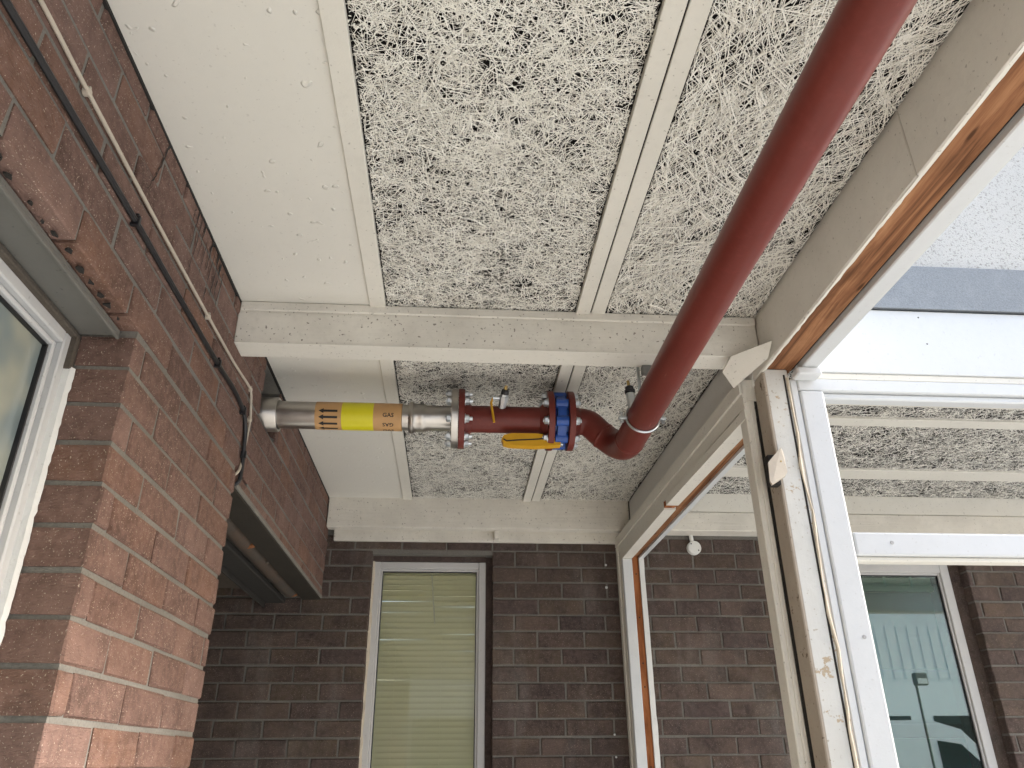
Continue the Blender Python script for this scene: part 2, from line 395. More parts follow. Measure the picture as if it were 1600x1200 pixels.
# left wall: brickwork above the window, pier, brickwork over the passage
PH = .066; LB = .739; L2B = .703; YPA, YPB = 1.331, 2.092
lw = thing('brick_wall', 'red brown brick wall with projecting pier along the left side', 'wall', (XL - .13, 1.5, GZ))
bl = courses(-.9, YPB, LB, ZC + .05, PH, .041 - .0025, .225, [])
bl += courses(YPB + .010, YW - .004, L2B, ZC + .05, PH, .041 - .0025, .225, [(2.236, 2.470, .968, 1.150)])
bl += courses(YPA, YPB, GZ, LB - .010, PH, .041 - .0025, .225, [])
nb = lay(bl, 'x', XL, .102, BR_L, lw, zmin=-.22)
MR = .0042
obj('rear_wall', box(XL - .26, XL - MR, -5.0, -.905, GZ, ZC + .08, 0), BR_L, lw)
obj('mortar_core', join(box(XL - .26, XL - MR, -.9, 2.236, LB + .014, ZC + .08, 0), box(XL - .26, XL - MR, 2.470, YW + .1, L2B + .004, ZC + .08, 0), box(XL - .26, XL - MR, 2.236, 2.470, L2B + .004, .968, 0),
    box(XL - .26, XL - MR, 2.236, 2.470, 1.150, ZC + .08, 0), box(XL - .26, XL - MR, YPA + MR, YPB - MR, GZ, LB + .010, 0)), MO_L, lw)
# cavity pieces that show under the arrises
lt = obj('lintel', box(XL - .108, XL - .032, -.85, YPA - .004, LB - .008, LB + .003, .002), GALV, lw)
obj('lintel_lip', box(XL - .037, XL - .031, -.85, YPA - .004, LB - .016, LB - .0085, .001), GALV, lt)
gs = []; yy = YPA - .015
while yy > -.8:
    yy -= random.uniform(.028, .062); rr_ = random.uniform(.004, .013); cxx = XL - .020 + random.uniform(-.006, .006); kk = random.randint(3, 6); a0 = random.uniform(0, 6)
    pp = [(cxx + rr_ * .8 * random.uniform(.5, 1) * math.cos(a0 + 6.283 * i / kk), yy + rr_ * 1.25 * random.uniform(.5, 1.1) * math.sin(a0 + 6.283 * i / kk), LB + .0015 + random.uniform(0, .001)) for i in range(kk)]
    gs.append(prism(pp, (0, 0, -.0035)))
obj('brick_perforation', join(*gs), DARK, lw)
l2 = obj('lintel', box(XL - .090, XL - .004, YPB - .06, YW - .004, L2B - .014, L2B + .003, .002), mat_paint('stained timber lintel', (.034, .029, .022), .9, dcol=(.008, .007, .005), rough=.8, bumps=.6, grain=(60, 4, 60), stain=7), lw)
obj('lintel_edge', box(XL - .0045, XL + .004, YPB + .02, YW - .02, L2B - .010, L2B + .004, .002), MO_L, l2)
il = obj('inner_lintel', box(XL - .255, XL - .165, YPB - .06, YW - .004, L2B - .030, L2B - .004, .003), mat_paint('sooty concrete lintel', (.03, .028, .025), .6, dcol=(.02, .018, .015), rough=.9, bumps=.7, stain=9), lw)
obj('inner_lintel_lip', box(XL - .262, XL - .256, YPB - .06, YW - .004, L2B - .050, L2B + .003, .001), DARK, il)
pp = [(XL - .128 + random.uniform(-.003, .003), YPB - .05 + i * .1, L2B + .012 + random.uniform(-.002, .002)) for i in range(17)]
obj('cavity_pipe', tube(pp, [.034 + random.uniform(-.002, .002) for _ in pp], 14), mat_paint('rusty cavity pipe', (.07, .06, .05), .7, dcol=(.16, .07, .03), rough=.8, bumps=.8, stain=9), lw, True)
gs = []
for i in range(14):
    y = random.uniform(2.35, 3.7); s_ = random.uniform(.006, .016)
    gs.append(lathe((XL - .105 + random.uniform(-.02, .01), y, L2B + .004), (random.uniform(-.4, .4), random.uniform(-.4, .4), -1), [(0, s_), (s_ * .5, s_ * 1.1), (s_ * 1.1, s_ * .4)], 6))
obj('cavity_rubble', join(*gs), DIRTM, lw)
obj('cavity_rubble', join(lathe((XL - .108, 2.76, L2B + .004), (.2, .3, -1), [(0, .026), (.012, .030), (.022, .012)], 6), lathe((XL - .115, 3.63, L2B + .004), (-.2, .2, -1), [(0, .022), (.014, .024), (.024, .01)], 5)), ORNG, lw)
# soot cracks running down from the ceiling
def crack(y0, z0, y1, z1, wd, seed):
    r = random.Random(seed); n = 7; L, Rr = [], []
    for i in range(n + 1):
        t = i / n; y = y0 + (y1 - y0) * t + r.uniform(-.003, .003); z = z0 + (z1 - z0) * t; ww = wd * (.4 + r.random()) * (1 - t * .6)
        L.append((XL + .0032, y - ww / 2, z)); Rr.append((XL + .0032, y + ww / 2, z))
    V = L + Rr + [(x - .004, y, z) for (x, y, z) in L + Rr]; m = n + 1
    F = [(i, i + 1, m + i + 1, m + i) for i in range(n)]
    return V, F
for i, (a, b, c, d, e) in enumerate([(1.268, 1.15, 1.245, 1.055, .005), (1.245, 1.055, 1.222, 1.0, .0035), (1.46, 1.14, 1.452, 1.09, .003), (1.485, 1.15, 1.470, 1.04, .004), (1.51, 1.15, 1.49, 1.00, .004), (1.535, 1.15, 1.52, 1.05, .0035),
    (1.60, 1.15, 1.585, 1.06, .005), (1.625, 1.15, 1.605, .99, .004), (1.655, 1.15, 1.64, 1.02, .006), (1.68, 1.14, 1.665, 1.03, .007), (1.705, 1.13, 1.685, 1.0, .004), (1.56, 1.12, 1.55, 1.02, .003)]):
    obj('soot_crack', crack(a, b, c, d, e * 1.5, i), DARK, lw)
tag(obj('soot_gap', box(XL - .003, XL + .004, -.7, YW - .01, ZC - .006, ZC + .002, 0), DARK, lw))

# back wall
PB, XBR, XBL = .026, 4.3, -2.3
W1 = (-.388, .188, GZ + .55, .905); W2 = (1.55, 2.578, GZ + .55, .908)
bw = thing('brick_wall', 'dark purple brown brick wall facing the camera at the far end', 'wall', (.8, YW + .13, GZ))
bb = courses(XBL, XBR, GZ, ZCR, PB, .402 - .22 * 10, .22, [W1, W2], .0085, .005)
lay([q for q in bb if q[2] < 1.0], 'y', YW, .102, BR_B, bw, zmin=-.06)
def wall_core(x0, x1, z0, z1, y0, y1, holes):
    xs = sorted({x0, x1, *[h[0] for h in holes], *[h[1] for h in holes]}); zs = sorted({z0, z1, *[h[2] for h in holes], *[h[3] for h in holes]}); gs = []
    for i in range(len(xs) - 1):
        for k in range(len(zs) - 1):
            cx, cz = (xs[i] + xs[i + 1]) / 2, (zs[k] + zs[k + 1]) / 2
            if any(h[0] < cx < h[1] and h[2] < cz < h[3] for h in holes): continue
            gs.append(box(xs[i], xs[i + 1], y0, y1, zs[k], zs[k + 1], 0))
    return join(*gs)
obj('mortar_core', wall_core(XBL, XBR, GZ, ZCR + .1, YW + .005, YW + .27, [(h[0] - .004, h[1] + .004, h[2], h[3] + .004) for h in (W1, W2)]), MO_B, bw)
# passage beyond the opening on the left
tag(obj('passage_wall', join(box(-2.45, -2.3, 1.9, YW, GZ, 1.2, 0), box(-2.3, XL - .27, 1.95, 2.08, GZ, 1.2, 0)), MO_L), 'plain wall closing the dark passage behind the brick pier', 'wall')
tag(obj('passage_ceiling', box(-2.3, XL - .262, 2.08, YW, .74, .80, 0), DIRTM), kind='structure')

# ------------------------------------------------------------------ ceiling of the canopy
ce = thing('canopy_ceiling', 'cream canopy ceiling of smooth boards, battens and wood wool panels', 'ceiling', (.12, 1.5, ZC))
def vnoise(x, y, s, seed):
    r = np.random.default_rng(seed); G = r.random((64, 64)); x = x * s; y = y * s; i = np.floor(x).astype(int); j = np.floor(y).astype(int); u = x - i; v = y - j; u = u * u * (3 - 2 * u); v = v * v * (3 - 2 * v)
    g = lambda a, b: G[a % 64, b % 64]
    return (g(i, j) * (1 - u) + g(i + 1, j) * u) * (1 - v) + (g(i, j + 1) * (1 - u) + g(i + 1, j + 1) * u) * v
def strands(x0, x1, y0, y1, z, dens, seed, lmin=.022, lmax=.085, ani=0.0, contrast=1.0, curl=7, wmin=.0018, wmax=.0040):
    r = np.random.default_rng(seed); n0 = int((x1 - x0) * (y1 - y0) * dens * 1.6)
    cx = r.uniform(x0, x1, n0); cy = r.uniform(y0, y1, n0)
    nz = .55 * vnoise(cx, cy, 9, seed) + .45 * vnoise(cx, cy, 26, seed + 1)
    keep = r.random(n0) < np.clip(.62 + contrast * (nz - .5) * 1.3, .12, 1); cx, cy = cx[keep], cy[keep]; n = len(cx)
    th = r.uniform(0, math.pi, n); th = th * (1 - ani) + ani * (math.pi * vnoise(cx, cy, 7, seed + 2) * 1.5)
    L = r.uniform(lmin, lmax, n) * r.uniform(.6, 1, n); cv = r.normal(0, curl, n); wd = r.uniform(wmin, wmax, n) / 2; K = 5
    s = np.linspace(-.5, .5, K)[None, :] * L[:, None]; a = th[:, None] + cv[:, None] * s; ds = L / (K - 1)
    px = np.cumsum(np.cos(a) * ds[:, None], 1); py = np.cumsum(np.sin(a) * ds[:, None], 1); px += (cx - px.mean(1))[:, None]; py += (cy - py.mean(1))[:, None]
    d0 = r.uniform(.001, .0075, n); dip = r.normal(0, .0018, n)
    pz = z - d0[:, None] - dip[:, None] * np.linspace(-1, 1, K)[None, :] - r.normal(0, .0006, (n, K)); pz = np.clip(pz, z - .011, z - .0008)
    roll = r.normal(0, .35, n)[:, None]; nx, ny = -np.sin(a), np.cos(a); W = wd[:, None]
    A = np.stack([px + nx * W * np.cos(roll), py + ny * W * np.cos(roll), pz + W * np.sin(roll)], -1); B = np.stack([px - nx * W * np.cos(roll), py - ny * W * np.cos(roll), pz - W * np.sin(roll)], -1)
    V = np.stack([A, B], 2).reshape(-1, 3); V[:, 0] = np.clip(V[:, 0], x0, x1); V[:, 1] = np.clip(V[:, 1], y0, y1)
    base = (np.arange(n) * K * 2)[:, None, None]; k = (np.arange(K - 1) * 2)[None, :, None]; F = (base + k + np.array([0, 1, 3, 2])[None, None, :]).reshape(-1, 4)
    return V, F
def strand_obj(geo, parent):
    V, F = geo; c = (V.min(0) + V.max(0)) / 2; me = bpy.data.meshes.new('wood_strands'); nF = len(F)
    me.vertices.add(len(V)); me.vertices.foreach_set('co', (V - c).astype(np.float32).ravel()); me.loops.add(nF * 4); me.loops.foreach_set('vertex_index', F.astype(np.int32).ravel())
    me.polygons.add(nF); me.polygons.foreach_set('loop_start', np.arange(0, nF * 4, 4, dtype=np.int32)); me.polygons.foreach_set('loop_total', np.full(nF, 4, np.int32)); me.update(calc_edges=True); me.materials.append(STRAND)
    o = link('wood_strands', me, (c[0], c[1], c[2] + ZO), parent); o['kind'] = 'stuff'; return o
def wool_panel(x0, x1, y0, y1, z, dens, seed, par, **kw):
    p = obj('wood_wool_panel', box(x0, x1, y0, y1, z + .0006, z + .025, 0), WOOL, par); strand_obj(strands(x0 + .0085, x1 - .0085, y0 + .003, y1 - .012, z, dens, seed, **kw), p); return p
BX = [(-.252, -.208), (.330, .369), (.374, .413)]
ZP = ZC + .006
for (a, b) in ((YN, Y1 + .02), (Y1B - .02, Y2 + .02)):
    obj('smooth_board', box(XL + .003, BX[0][0] + .004, a, b, ZC, ZC + .012, .001), BOARD, ce)
    wool_panel(BX[0][1] - .004, BX[1][0] + .004, a, b, ZP, 25500 if a < 0 else 25000, 21 if a < 0 else 22, ce, contrast=.55, lmin=.018, lmax=.070, wmin=.0008, wmax=.0017, curl=3.5)
    wool_panel(BX[2][1] - .004, XR + .004, a, b, ZP, 14000 if a < 0 else 14500, 31 if a < 0 else 32, ce, lmin=.03, lmax=.12, ani=.3, curl=2.5, contrast=.55, wmin=.0009, wmax=.0022)
    obj('batten', box(BX[0][0], BX[0][1], a, b, ZC - .007, ZC + .011, .0015), CREAM, ce)
    obj('batten', box(BX[1][0], BX[1][1], a, b, ZC - .009, ZC + .011, .0015), CREAM, ce)
    obj('batten', box(BX[2][0], BX[2][1], a, b, ZC - .006, ZC + .011, .0015), CREAM, ce)
    obj('gap_backing', box(BX[1][1] - .001, BX[2][0] + .001, a, b, ZC - .001, ZC + .010, 0), DARK, ce)
obj('rear_board', box(XL + .003, XR + .004, -5.0, YN - .002, ZC, ZC + .02, .001), BOARD, ce)
obj('roof_deck', box(XL - .3, 1.012, -5.0, YW + .2, ZC + .055, ZC + .12, .002), FELT, ce)

# beams across
b1 = thing('roof_beam', 'weathered cream timber beam crossing the canopy above the pipe bend', 'beam', (.12, 1.92, 1.03))
ob = obj('beam_body', box(XL - .002, XR - .002, Y1, Y1B, 1.030, ZC + .004, .003), BEAMP, b1)
obj('beam_cornice', box(XL + .004, XR - .004, Y1 - .009, Y1 - .0005, 1.128, ZC - .001, .003), BEAMP, b1)
obj('beam_bottom_lip', box(XL + .001, XR - .06, Y1 - .0025, Y1B + .0006, 1.0275, 1.0315, .001), CREAM, b1)
b2 = thing('roof_beam', 'flaky cream timber beam above the window with the blind', 'beam', (.12, 3.68, 1.01))
obj('beam_body', box(XL + .004, XR - .004, Y2, Y2 + .055, 1.012, ZC + .02, .003), BEAMP2, b2)
obj('lower_board', box(XL + .030, XR - .02, YW - .022, YW + .003, .967, 1.08, .003), BEAMP2, b2)
obj('soffit', box(XL + .010, XR - .02, Y2 + .052, YW + .001, 1.022, 1.03, .001), CREAM, b2)
obj('spacer_block', box(.192, .216, Y2 + .03, YW - .0225, .972, 1.0115, .003), BEAMP2, b2)

# edge beam on the right, over the open side
eb = thing('edge_beam', 'long timber edge beam with bare brown underside above the open side', 'beam', (.93, .9, 1.0))
JY = 1.088
obj('fascia_board', box(XR, XR + .014, YN, JY - .0015, .994, ZC + .03, .002), FASC, eb)
obj('fascia_board', box(XR + .001, XR + .014, JY + .0015, YP + .06, .996, ZC + .03, .002), FASC, eb)
obj('fascia_edge', rough_bar((XR + .007, YN, .9935), (XR + .007, YP - .01, .9945), [(-.0035, 0, -.0010), (.0040, 0, -.0010), (.004, 0, .0012), (-.0035, 0, .0012)], 160, .12, 3), CREAM, eb)
obj('fascia_board', box(XR, XR + .014, -5.0, YN - .002, .994, ZC + .03, .002), FASC, eb)
obj('timber_core', box(XR + .0145, .951, -5.0, YP + .06, 1.004, ZC + .03, .002), WOODY, eb)
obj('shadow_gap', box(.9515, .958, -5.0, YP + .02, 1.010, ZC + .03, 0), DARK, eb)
obj('outer_strip', box(.9585, 1.006, -5.0, YP - .014, .990, ZC + .05, .003), WHITE, eb)
obj('outer_strip_end', box(.9420, 1.012, YP - .048, YP - .003, .966, .9895, .004), WHITE, eb)
er = thing('edge_beam', 'grey painted edge board above the open frame, between post and far wall', 'beam', (.87, 2.8, 1.05))
obj('fascia_board', box(XR, XR + .02, YP + .062, Y2 - .001, .98, ZC + .002, .002), GREY, er)
obj('beam_core', box(XR + .0205, .95, YP + .062, Y2 - .001, .96, ZCR + .002, .002), GREY, er)

# ------------------------------------------------------------------ post, open frame and glazed screen
po = thing('timber_post', 'worn white timber post under the corner of the canopy', 'post', (.89, 1.94, GZ))
obj('post_face', box(.866, .934, YP, YP + .012, GZ, 1.0035, .003), POSTP, po)
obj('post_body', box(.860, .936, YP + .0005, YP + .071, GZ, .9945, .003), POSTS, po)
# wavy sealant bead between post and screen
vs = []
for i in range(60):
    z = .975 - i * .0433; vs.append((.9285 + .0035 * math.sin(i * .8) + random.uniform(-.0025, .0025), YP - .002 + random.uniform(-.0015, .0015), z))
tag(obj('sealant_bead', tube(vs, [.0034 * random.uniform(.5, 1.5) for _ in vs], 7), PUTTY, po, True))
obj('grime_line', box(.919, .9243, YP - .0008, YP + .002, GZ, .985, 0), DARK, po)  # dark grime line on the post beside the sealant bead
pl = prism([(.826, YP - .022, .712), (.868, YP - .020, .756), (.874, YP - .018, .745), (.876, YP - .018, .688), (.868, YP - .018, .676), (.826, YP - .024, .650), (.822, YP - .024, .66)], (.003, .012, 0))
pm = tag(obj('metal_plate', pl, POSTS, po)); pm.data.materials[0] = mat_paint('painted plate', (.46, .42, .36), .3, dcol=(.25, .12, .04), rough=.6)
obj('screw', lathe((.862, YP - .0195, .716), (0, -1, 0), [(0, .003), (.0015, .0025)], 8), BRASS, pm)
obj('plate_packing', box(.832, .860, YP - .008, YP + .02, .655, .74, .003), DARK, po)
CB = [(.742, 1.897, .984), (.7606, 1.867, 1.0194), (.852, 1.791, 1.031), (.8434, 1.8162, .989), (.768, 1.898, .936)]
obj('corner_board', prism(CB, (.006, .022, .012)), CREAM, po)

of = thing('window_frame', 'open unglazed white timber frame with bare brown rebate behind the post', 'window frame', (.84, 2.8, GZ))
def bar4(a0, a1, b0, b1): # prism between two quads
    return [*a0, *b0], [(3, 2, 1, 0), (4, 5, 6, 7), (0, 1, 5, 4), (1, 2, 6, 5), (2, 3, 7, 6), (3, 0, 4, 7)]
def headbar(xa, xb, za, zb, y0, y1, dz0=.018, dx=.0):
    """bar along y, near end (y0) a little higher"""
    V = [(xa + dx, y0, za + dz0), (xb + dx, y0, za + dz0), (xb + dx, y0, zb + dz0), (xa + dx, y0, zb + dz0), (xa, y1, za), (xb, y1, za), (xb, y1, zb), (xa, y1, zb)]
    return V, [(3, 2, 1, 0), (4, 5, 6, 7), (0, 1, 5, 4), (1, 2, 6, 5), (2, 3, 7, 6), (3, 0, 4, 7)]
NY, FY = 2.0, 3.632           # near and far inner edges
hd = obj('head', headbar(.800, .846, .905, .992, NY - .02, YW - .004, .012, .024), CREAM, of)
obj('head_moulding', headbar(.7925, .802, .948, .990, NY - .02, YW - .003, .012, .024), CREAM, hd)
obj('head_bead', headbar(.801, .848, .876, .9045, NY - .02, 2.80, .006, .022), CREAM, hd)
obj('head_bead', headbar(.801, .848, .872, .9040, 2.85, FY + .03, .003, .004), CREAM, hd)
obj('head_bead_break', headbar(.806, .846, .882, .9042, 2.799, 2.851, .003, .006), WOODZ, hd)
obj('head_rebate', headbar(.8485, .884, .884, .960, NY - .02, FY + .03, .010, .018), WOODY, hd)
obj('head_outer_edge', headbar(.8845, .905, .874, .955, NY - .02, FY + .03, .010, .018), WHITE, hd)
st = obj('stile', box(.800, .846, FY + .026, YW - .004, GZ, .904, .003), CREAM, of)
obj('stile_moulding', box(.7935, .8015, FY + .066, YW - .003, GZ, .946, .003), CREAM, st)
obj('stile_bead', box(.801, .848, FY, FY + .0255, GZ, .8715, .003), WHITE, st)
obj('stile_rebate', box(.8485, .880, FY + .008, YW - .004, GZ, .8835, .001), WOODZ, st)
obj('stile_outer_edge', rough_bar((.893, FY + .05, GZ), (.893, FY + .05, .874), [(-.0125, -.052, 0), (.0115, -.050, 0), (.0115, .05, 0), (-.0125, .05, 0)], 60, .035, 8), FILL, st)
for z in (.60, .80, .40, .30, -.02): obj('screw', lathe((.864, FY + .0078, z), (0, -1, 0), [(0, .0035), (.001, .003)], 8), DARK, st)
s2 = obj('stile', box(.825, .8545, 1.978, NY + .03, GZ, .935, .003), CREAM, of)
obj('stile_moulding', box(.838, .846, 1.9745, 1.9775, GZ, .935, .001), CREAM, s2)
obj('stile_gap', box(.8548, .900, 1.979, 2.028, GZ, .935, 0), DARK, s2)

gsn = thing('timber_screen', 'bluish white painted timber screen with transom, right of the worn post', 'window frame', (1.6, 1.94, GZ))
SX0, SX1 = .937, 2.35; SY = YP + .003
obj('stile', box(SX0, .9585, SY, SY + .05, GZ, .974, .003), WHITE, gsn)
obj('stile', box(.960, 1.030, SY - .004, SY + .056, GZ, .9385, .006, 2), WHITE, gsn)
obj('stile', box(SX1 - .07, SX1, SY - .004, SY + .056, GZ, .9385, .006, 2), WHITE, gsn)
obj('head', box(.9595, SX1, SY - .002, SY + .056, .940, .977, .003), WHITE, gsn)
obj('head_bead', box(1.031, SX1 - .071, SY + .012, SY + .05, .921, .9395, .004), WHITE, gsn)
tr = obj('transom', box(1.0305, SX1 - .0705, SY - .003, SY + .056, .472, .533, .006, 2), WHITE, gsn)
obj('transom_bead', box(1.031, SX1 - .071, SY + .008, SY + .045, .459, .4715, .003), CREAM, tr)
for (x, z) in ((1.131, .505), (1.006, .27)): obj('screw_cap', lathe((x, SY - .0035 if z > .4 else SY - .0045, z), (0, -1, 0), [(0, .005), (.0012, .0045)], 10), mat_plain('screw cap', (.40, .40, .40), .5), gsn)
obj('sill', box(1.031, SX1 - .071, SY - .02, SY + .06, GZ, GZ + .06, .004), WHITE, gsn)

# fascia, flashing and roughcast wall above the screen
fa = thing('roof_fascia', 'white fascia board over the white timber screen', 'fascia', (2.4, YP, 1.0))
obj('fascia_board', box(.9595, 4.3, YP - .002, YP + .018, .9985, 1.212, .002), WHITE, fa)
obj('drip_strip', box(.9590, 4.3, YP + .004, YP + .03, .9775, .998, .002), CREAM, fa)
for (x, z) in ((1.37, 1.19), (1.375, 1.10)): obj('nail_head', lathe((x, YP - .0022, z), (0, -1, 0), [(0, .0028), (.001, .002)], 8), GALV, fa)
tag(obj('flashing', join(box(.90, 4.3, YP - .012, YP + .02, 1.219, 1.372, .003), box(.90, 4.3, YP - .014, YP - .011, 1.214, 1.222, .001)), FELT), 'grey mineral felt flashing strip between white fascia and roughcast wall', 'flashing')
tag(obj('roughcast_wall', box(.80, 4.3, YP + .021, YP + .20, 1.20, 4.2, .002), RCAST), 'white roughcast upper wall above the grey flashing', 'wall')

# ceiling of the glazed area
cr = thing('porch_ceiling', 'speckled ceiling with battens seen through the white timber screen', 'ceiling', (2.4, 2.9, ZCR))
wool_panel(.951, 3.4, YP + .06, YW, ZCR + .006, 13500, 41, cr, lmin=.016, lmax=.055, contrast=.4, wmin=.0010, wmax=.0021)
for (a, b) in ((2.50, 2.545), (2.665, 2.735), (3.24, 3.36)): obj('batten', box(.952, 3.4, a, b, ZCR - .006, ZCR + .008, .0015), CREAM, cr)
obj('roof_deck', box(.80, 3.4, YP + .20, YW + .27, ZCR + .03, ZCR + .1, 0), FELT, cr)
b3 = thing('roof_beam', 'cream double board beam seen through the white timber screen above the right window', 'beam', (2.4, 3.68, 1.02))
obj('upper_board', box(.953, 3.4, Y2, YW - .001, 1.110, ZCR + .005, .002), CREAM, b3)
obj('lower_board', box(.952, 3.4, Y2 - .004, YW - .001, 1.014, 1.108, .003), BEAMP2, b3)

# ------------------------------------------------------------------ windows
def window(loc, label, W, yf, fw_, matf, matg, rebate=.02):
    x0, x1, z0, z1 = W; t_ = thing('window', label, 'window', ((x0 + x1) / 2, yf, z0)); d = .055
    fr = obj('frame', join(box(x0, x0 + fw_, yf, yf + d, z0, z1, .003), box(x1 - fw_, x1, yf, yf + d, z0, z1, .003), box(x0 + fw_, x1 - fw_, yf + .0005, yf + d, z1 - fw_, z1 - .0005, .003), box(x0 + fw_, x1 - fw_, yf + .0005, yf + d, z0 + .0005, z0 + fw_, .003)), matf, t_)
    b_ = .010; i0, i1, k0, k1 = x0 + fw_, x1 - fw_, z0 + fw_, z1 - fw_
    obj('glazing_bead', join(box(i0, i0 + b_, yf + .010, yf + .03, k0, k1, .002), box(i1 - b_, i1, yf + .010, yf + .03, k0, k1, .002), box(i0 + b_, i1 - b_, yf + .0105, yf + .03, k1 - b_, k1, .002), box(i0 + b_, i1 - b_, yf + .0105, yf + .03, k0, k0 + b_, .002)), matf, fr)
    obj('gasket', join(box(i0 + b_, i0 + b_ + .004, yf + .018, yf + .03, k0 + b_, k1 - b_, 0), box(i1 - b_ - .004, i1 - b_, yf + .018, yf + .03, k0 + b_, k1 - b_, 0), box(i0 + b_, i1 - b_, yf + .0182, yf + .03, k1 - b_ - .004, k1 - b_, 0)), BLACK, fr)
    obj('pane', box(i0 + b_, i1 - b_, yf + .024, yf + .028, k0 + b_, k1 - b_, 0), matg, t_)
    return t_
wf = YW + .048
w1 = window(0, 'white framed window with closed cream blind in the dark brick wall', (W1[0] + .003, W1[1] - .030, W1[2], W1[3] - .022), wf, .034, ALU, GLASS)
obj('frame_sealant', rough_bar((W1[0] + .004, wf - .004, W1[2]), (W1[0] + .004, wf - .004, W1[3] - .02), [(-.004, -.005, 0), (.006, -.004, 0), (.006, .01, 0), (-.004, .01, 0)], 40, .3, 5), PUTTY, w1)
obj('reveal_packing', join(box(W1[1] - .031, W1[1] + .004, wf + .012, wf + .20, W1[2], W1[3] + .003, 0), box(W1[0] - .003, W1[1] - .032, wf - .004, wf + .20, W1[3] - .0215, W1[3] + .003, 0)), BR_B, w1)
bl_ = thing('venetian_blind', 'closed cream venetian blind behind the glass of the narrow window', 'blind', (-.1, wf + .07, GZ + .6))
bx0, bx1 = W1[0] + .043, W1[1] - .068
obj('head_rail', box(bx0, bx1, wf + .058, wf + .088, .832, .858, .002), SLAT, bl_)
sv_, sf_ = [], []
sm = None
for i in range(56):
    z = .822 - i * .0255
    if sm is None:
        pts = [(-.0134, -.0050), (-.007, -.0012), (0, .0016), (.007, .0036), (.0134, .0050)]; V = []; L = (bx1 - bx0) / 2
        for (a, b) in pts: V += [(-L, b, a), (L, b, a)]
        n = len(V); V += [(x, y + .0008, z_) for (x, y, z_) in V]
        F = [(2 * k, 2 * k + 1, 2 * k + 3, 2 * k + 2) for k in range(4)] + [(n + 2 * k + 2, n + 2 * k + 3, n + 2 * k + 1, n + 2 * k) for k in range(4)] + [(0, n, n + 1, 1), (8, 9, n + 9, n + 8)]
        sm = bpy.data.meshes.new('slat'); sm.from_pydata(V, [], F); sm.update(); sm.materials.append(SLAT)
    o = link('slat', sm, ((bx0 + bx1) / 2, wf + .072, z + ZO), bl_); o.rotation_euler = (random.uniform(-.05, .05), random.uniform(-.004, .004), 0)
for x in (bx0 + .085, bx0 + .30): obj('ladder_cord', tube([(x, wf + .060, .83), (x + .002, wf + .060, -.6)], .0007, 5), SLAT, bl_)
obj('tilt_wand', tube([(bx0 + .24, wf + .052, .835), (bx0 + .262, wf + .050, .60)], .003, 6), PLAST, bl_)
W2f = (W2[0], W2[1] - .062, W2[2], W2[3] - .010)
w2 = window(0, 'window with green interior and reflections seen through the white timber screen', W2f, wf, .046, ALU, GLASSG)
obj('reveal_packing', join(box(W2f[1] - .001, W2[1] + .004, wf + .012, wf + .20, W2[2], W2[3] + .003, 0), box(W2[0] - .003, W2f[1] - .002, wf + .012, wf + .20, W2f[3] - .001, W2[3] + .003, 0)), BR_B, w2)
t2 = thing('blind_head_rail', 'raised blind rail behind the glass of the right window', 'blind', (2.0, wf + .08, .78))
obj('head_rail', box(W2[0] + .05, W2f[1] - .07, wf + .06, wf + .10, .800, .838, .002), SLAT, t2); obj('slat_stack', join(*[box(W2[0] + .05, W2f[1] - .07, wf + .055, wf + .098, .770 + i * .0042, .773 + i * .0042, 0) for i in range(7)]), SLAT, t2)
for x in (2.19, 2.33): obj('bracket', box(x, x + .014, wf + .052, wf + .0595, .79, .842, .002), PLAST, t2)
# rooms behind the windows
def room(name, x0, x1, y0, y1, z0, z1, m, open_side, lid=None):
    s = {'l': box(x0 - .05, x0, y0, y1, z0, z1, 0), 'r': box(x1, x1 + .05, y0, y1, z0, z1, 0), 'f': box(x0 - .05, x1 + .05, y1, y1 + .05, z0, z1, 0), 'n': box(x0 - .05, x1 + .05, y0 - .05, y0, z0, z1, 0), 't': box(x0, x1, y0, y0 + lid if lid else y1, z1, z1 + .05, 0), 'b': box(x0, x1, y0, y1, z0 - .05, z0, 0)}
    return tag(obj(name, join(*[g for k, g in s.items() if k != open_side]), m), kind='structure')
room('room_interior', -1.2, .9, YW + .27, YW + 5.6, GZ, 1.1, ROOM, 'n', 1.9)  # roof opening past the lid is added, to light the blind from behind
room('room_interior', .96, 3.4, YW + .27, YW + 3.2, GZ, 1.1, ROOMD, 'n', 1.6)  # added roof opening here too, to brighten the room behind the right window
gp_ = thing('green_partition', 'green painted partition inside the right window', 'partition', (2.3, YW + 1.2, GZ))
obj('lower_panel', box(1.2, 3.35, YW + 1.30, YW + 1.34, GZ, .12, .004), GREEN, gp_); obj('upper_panel', box(1.2, 3.35, YW + 1.30, YW + 1.34, .52, 1.05, .004), GREEN, gp_)
obj('rail', box(1.2, 3.35, YW + 1.28, YW + 1.36, .12, .20, .004), ROOMD, gp_); obj('mullion', box(2.16, 2.21, YW + .42, YW + .47, GZ, 1.05, .004), GREEN, gp_)

